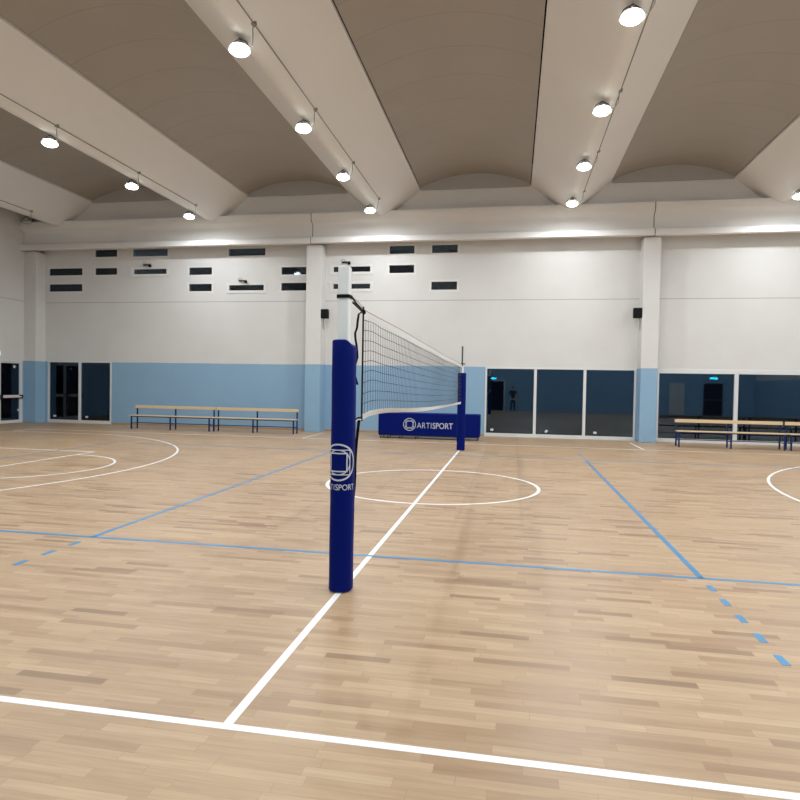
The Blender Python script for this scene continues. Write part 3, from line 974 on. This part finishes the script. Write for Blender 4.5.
MB().ribbon([(xoff(y, 1)*0.6, y, zbot(y)) for y in ys], 0.052, wd, 0.003).build('bottom_tape', M['tape'], net)
MB().box(-0.005, 0.005, NY0-0.014, NY0+0.012, zbot(NY0)-0.03, ztop(NY0)+0.02).build('side_band', M['strap'], net)
MB().box(-0.004, 0.004, NY1-0.012, NY1+0.012, zbot(NY1)-0.03, ztop(NY1)+0.01).build('side_band', M['strap'], net)
# straps to the near post
zt0 = ztop(NY0); pz = 2.352
s = MB()
s.ribbon([(-0.055+sx, -1.03+sy, pz) for sx, sy in (lambda q: q+[q[0]])(rsq(0.053, 0.055, 0.02, 5))], 0.028, (0, 0, 1), 0.004)
s.build('post_strap', M['strap'], net)
MB().ribbon([(0.000, -0.985, pz-0.002), (0.003, -0.90, pz-0.03), (0.003, -0.76, zt0-0.003), (0.004, -0.63, zt0-0.022)], 0.022, (0, 0.3, 1), 0.003).build('tension_strap', M['strap'], net)
MB().ribbon([(0.000, -0.99, 2.315), (0.003, -0.88, 2.302), (0.004, -0.74, 2.285), (0.004, -0.63, zt0-0.03)], 0.020, (0, 0.2, 1), 0.003).build('tension_strap', M['strap'], net)
MB().tube([(0.0, -0.62, zt0-0.002), (0.004, -0.80, zt0+0.030), (-0.005, -0.975, pz+0.006)], 0.003, 6).build('steel_cord', M['rope'], net)
MB().tube([(0.004, -0.66, zt0-0.02), (0.006, -0.62, zt0-0.03)], 0.018, 8).build('knot', M['strap'], net, smooth=True)
def at85(L): return [(x-0.047, -0.85, z) for x, z in L]
MB().ribbon([(0.0, -0.68, 2.275)]+at85([(0.064, 2.237), (0.057, 2.188), (0.051, 2.122), (0.036, 2.081), (0.038, 2.04), (0.049, 1.983), (0.056, 1.925), (0.059, 1.884), (0.050, 1.851), (0.036, 1.80), (0.036, 1.74), (0.050, 1.70), (0.063, 1.655)]), 0.019, [(0.8, 0.6, 0.0)]*14, 0.003).build('hanging_strap', M['strap'], net)
zb0 = zbot(NY0)
MB().ribbon([(0.0, -0.61, zb0), (0.0, -0.75, zb0+0.004), (-0.005, -0.93, zb0-0.02)], 0.014, (0, 0, 1), 0.003).build('bottom_tie', M['strap'], net)
MB().ribbon([(0.0, -0.61, zb0-0.018), (0.0, -0.75, zb0-0.012), (-0.005, -0.93, zb0-0.03)], 0.010, (0, 0, 1), 0.002).build('bottom_tie', M['tape'], net)
wds = [(1, 0.1, 0), (1, 0.1, 0), (1, 0.3, 0), (0.6, 0.9, 0), (0.4, 1, 0), (0.9, 0.5, 0), (1, 0.2, 0), (1, 0.2, 0), (1, 0.2, 0)]
MB().ribbon(at85([(0.081, 1.364), (0.072, 1.281), (0.064, 1.198), (0.058, 1.073), (0.057, 0.982), (0.054, 0.907), (0.051, 0.823), (0.046, 0.76), (0.042, 0.715)]), 0.024, wds, 0.003).build('hanging_strap', M['strap'], net)
tag(net, 'black mesh volleyball net with white tapes stretched between the two blue posts', 'net')

# ---- the photographer, standing behind the camera and mirrored in the glass
def add_skin_layer(me):
    bm = bmesh.new(); bm.from_mesh(me); bm.verts.layers.skin.verify(); bm.to_mesh(me); bm.free()

def skinned(name, chains, mat, parent=None, sub=2):
    """chains: list of [(x,y,z,r), ...]; a chain whose first point equals an earlier point joins there"""
    verts = []; radii = []; edges = []; idx = {}
    for ch in chains:
        prev = None
        for (x, y, z, r) in ch:
            key = (round(x, 4), round(y, 4), round(z, 4))
            if key not in idx:
                idx[key] = len(verts); verts.append((x, y, z)); radii.append(r)
            i = idx[key]
            if prev is not None and prev != i: edges.append((prev, i))
            prev = i
    me = bpy.data.meshes.new(name)
    me.from_pydata(verts, edges, [])
    add_skin_layer(me)
    o = bpy.data.objects.new(name, me); COL.objects.link(o)
    if parent is not None: o.parent = parent
    o.modifiers.new('skin', 'SKIN').use_smooth_shade = True
    for i, r in enumerate(radii):
        me.skin_vertices[0].data[i].radius = r if isinstance(r, tuple) else (r, r)
        me.skin_vertices[0].data[i].use_root = (i == 0)
    ss = o.modifiers.new('smooth', 'SUBSURF'); ss.levels = sub; ss.render_levels = sub
    me.materials.append(mat)
    return o

def person():
    t = empty('person', (1.33, -6.30, 0))
    P = (0, 0, 0.88)
    torso = [(*P, (0.135, 0.10)), (0, -0.01, 1.02, (0.125, 0.09)), (0, -0.01, 1.20, (0.15, 0.10)), (0, 0, 1.33, (0.11, 0.085)), (0, 0.01, 1.40, 0.055), (0, 0.02, 1.45, 0.052)]
    head = [(0, 0.02, 1.45, 0.052), (0, 0.035, 1.51, (0.070, 0.082)), (0, 0.03, 1.575, (0.076, 0.092)), (0, 0.02, 1.63, (0.058, 0.070))]
    arms = []; cloth_arms = []
    for s in (-1, 1):
        sh = (s*0.165, 0.0, 1.33); el = (s*0.26, 0.10, 1.16); wr = (s*0.115, 0.30, 1.47)
        arms.append([(0, 0, 1.33, (0.11, 0.085)), (*sh, 0.055), (s*0.235, 0.04, 1.24, 0.047), (*el, 0.042), (s*0.20, 0.19, 1.31, 0.038), (*wr, 0.026), (s*0.098, 0.345, 1.535, 0.027)])
        palm = (s*0.098, 0.345, 1.535, 0.027)
        for k, (dz, ln) in enumerate(((0.030, 0.030), (0.012, 0.036), (-0.006, 0.034), (-0.022, 0.028))):
            arms.append([palm, (s*0.092, 0.372, 1.553+dz, 0.0095), (s*(0.080), 0.395, 1.558+dz, 0.0085), (s*(0.080-ln), 0.398, 1.560+dz, 0.0075)])
        arms.append([palm, (s*0.085, 0.352, 1.575, 0.011), (s*0.072, 0.368, 1.592, 0.009), (s*0.058, 0.374, 1.600, 0.008)])
    legs = []
    for s in (-1, 1):
        legs.append([(*P, (0.135, 0.10)), (s*0.085, 0, 0.78, 0.085), (s*0.095, 0.01, 0.46, 0.052), (s*0.10, -0.01, 0.30, 0.048), (s*0.105, -0.015, 0.09, 0.034), (s*0.11, 0.0, 0.045, 0.034), (s*0.12, 0.13, 0.03, 0.026)])
    body = skinned('body', [torso, head]+arms+legs, M['skin'], t)
    # face
    nose = MB().lathe([(0.004, 0.022), (0.010, 0.006), (0.013, -0.012), (0.004, -0.018)], 10, c=(0, 0.128, 1.545)).build('nose', M['skin'], body, smooth=True)
    for s in (-1, 1):
        MB().lathe([(0.003, 0.011), (0.011, 0.004), (0.011, -0.004), (0.003, -0.011)], 10, c=(s*0.030, 0.103, 1.572)).build('eye', M['eye'], body, smooth=True)
        MB().lathe([(0.006, 0.028), (0.014, 0.012), (0.012, -0.014), (0.005, -0.026)], 10, c=(s*0.078, 0.03, 1.555)).build('ear', M['skin'], body, smooth=True)
    MB().tube([(-0.022, 0.112, 1.512), (0, 0.119, 1.510), (0.022, 0.112, 1.512)], 0.005, 6).build('mouth', M['red'], body, smooth=True)
    # hair: cap over crown and back of the head
    hv = MB(); n = 20; rows = 9
    vs = []
    for j in range(rows+1):
        ph = PI*0.60*j/rows
        for k in range(n):
            th_ = 2*PI*k/n
            x = 0.093*math.sin(ph)*math.cos(th_); y = 0.108*math.sin(ph)*math.sin(th_)
            z = 0.112*math.cos(ph)
            if y > 0.03: z = max(z, 0.040)
            vs.append((x, 0.018+y, 1.572+z))
    fs = [(j*n+k, j*n+(k+1) % n, (j+1)*n+(k+1) % n, (j+1)*n+k) for j in range(rows) for k in range(n)]
    hv.add(vs, fs); hv.build('hair', M['hair'], t, smooth=True)
    # clothes
    jk = [[(0, 0, 0.84, (0.150, 0.115)), (0, -0.01, 1.02, (0.140, 0.105)), (0, -0.01, 1.20, (0.165, 0.115)), (0, 0, 1.335, (0.125, 0.10)), (0, 0.01, 1.385, 0.066)]]
    for s in (-1, 1):
        jk.append([(0, 0, 1.335, (0.125, 0.10)), (s*0.165, 0, 1.33, 0.068), (s*0.235, 0.04, 1.24, 0.060), (s*0.26, 0.10, 1.16, 0.055), (s*0.20, 0.19, 1.31, 0.049), (s*0.135, 0.275, 1.432, 0.036)])
    skinned('jacket', jk, M['shirt'], t)
    tr = [[(0, 0, 0.87, (0.146, 0.11)), (0, 0, 0.84, (0.146, 0.11))]]
    for s in (-1, 1):
        tr.append([(0, 0, 0.84, (0.146, 0.11)), (s*0.085, 0, 0.75, 0.096), (s*0.095, 0.01, 0.46, 0.066), (s*0.10, -0.01, 0.28, 0.060), (s*0.105, -0.015, 0.10, 0.052)])
    skinned('trousers', tr, M['jeans'], t)
    for s in (-1, 1):
        skinned('shoe', [[(s*0.105, -0.05, 0.045, (0.042, 0.040)), (s*0.11, 0.02, 0.048, (0.046, 0.044)), (s*0.118, 0.10, 0.036, (0.046, 0.032)), (s*0.125, 0.17, 0.030, (0.034, 0.026))]], M['black'], t)
    tag(t, 'person in dark clothes holding up a phone, mirrored in the glazed bay', 'person')
    ph = MB().box(-0.078, 0.078, -0.004, 0.004, -0.037, 0.037).build('phone', M['screen'], bevel=0.003)
    ph.location = (1.33, -5.895, 1.60)
    tag(ph, 'black phone held sideways by the person taking the photograph', 'phone')
person()
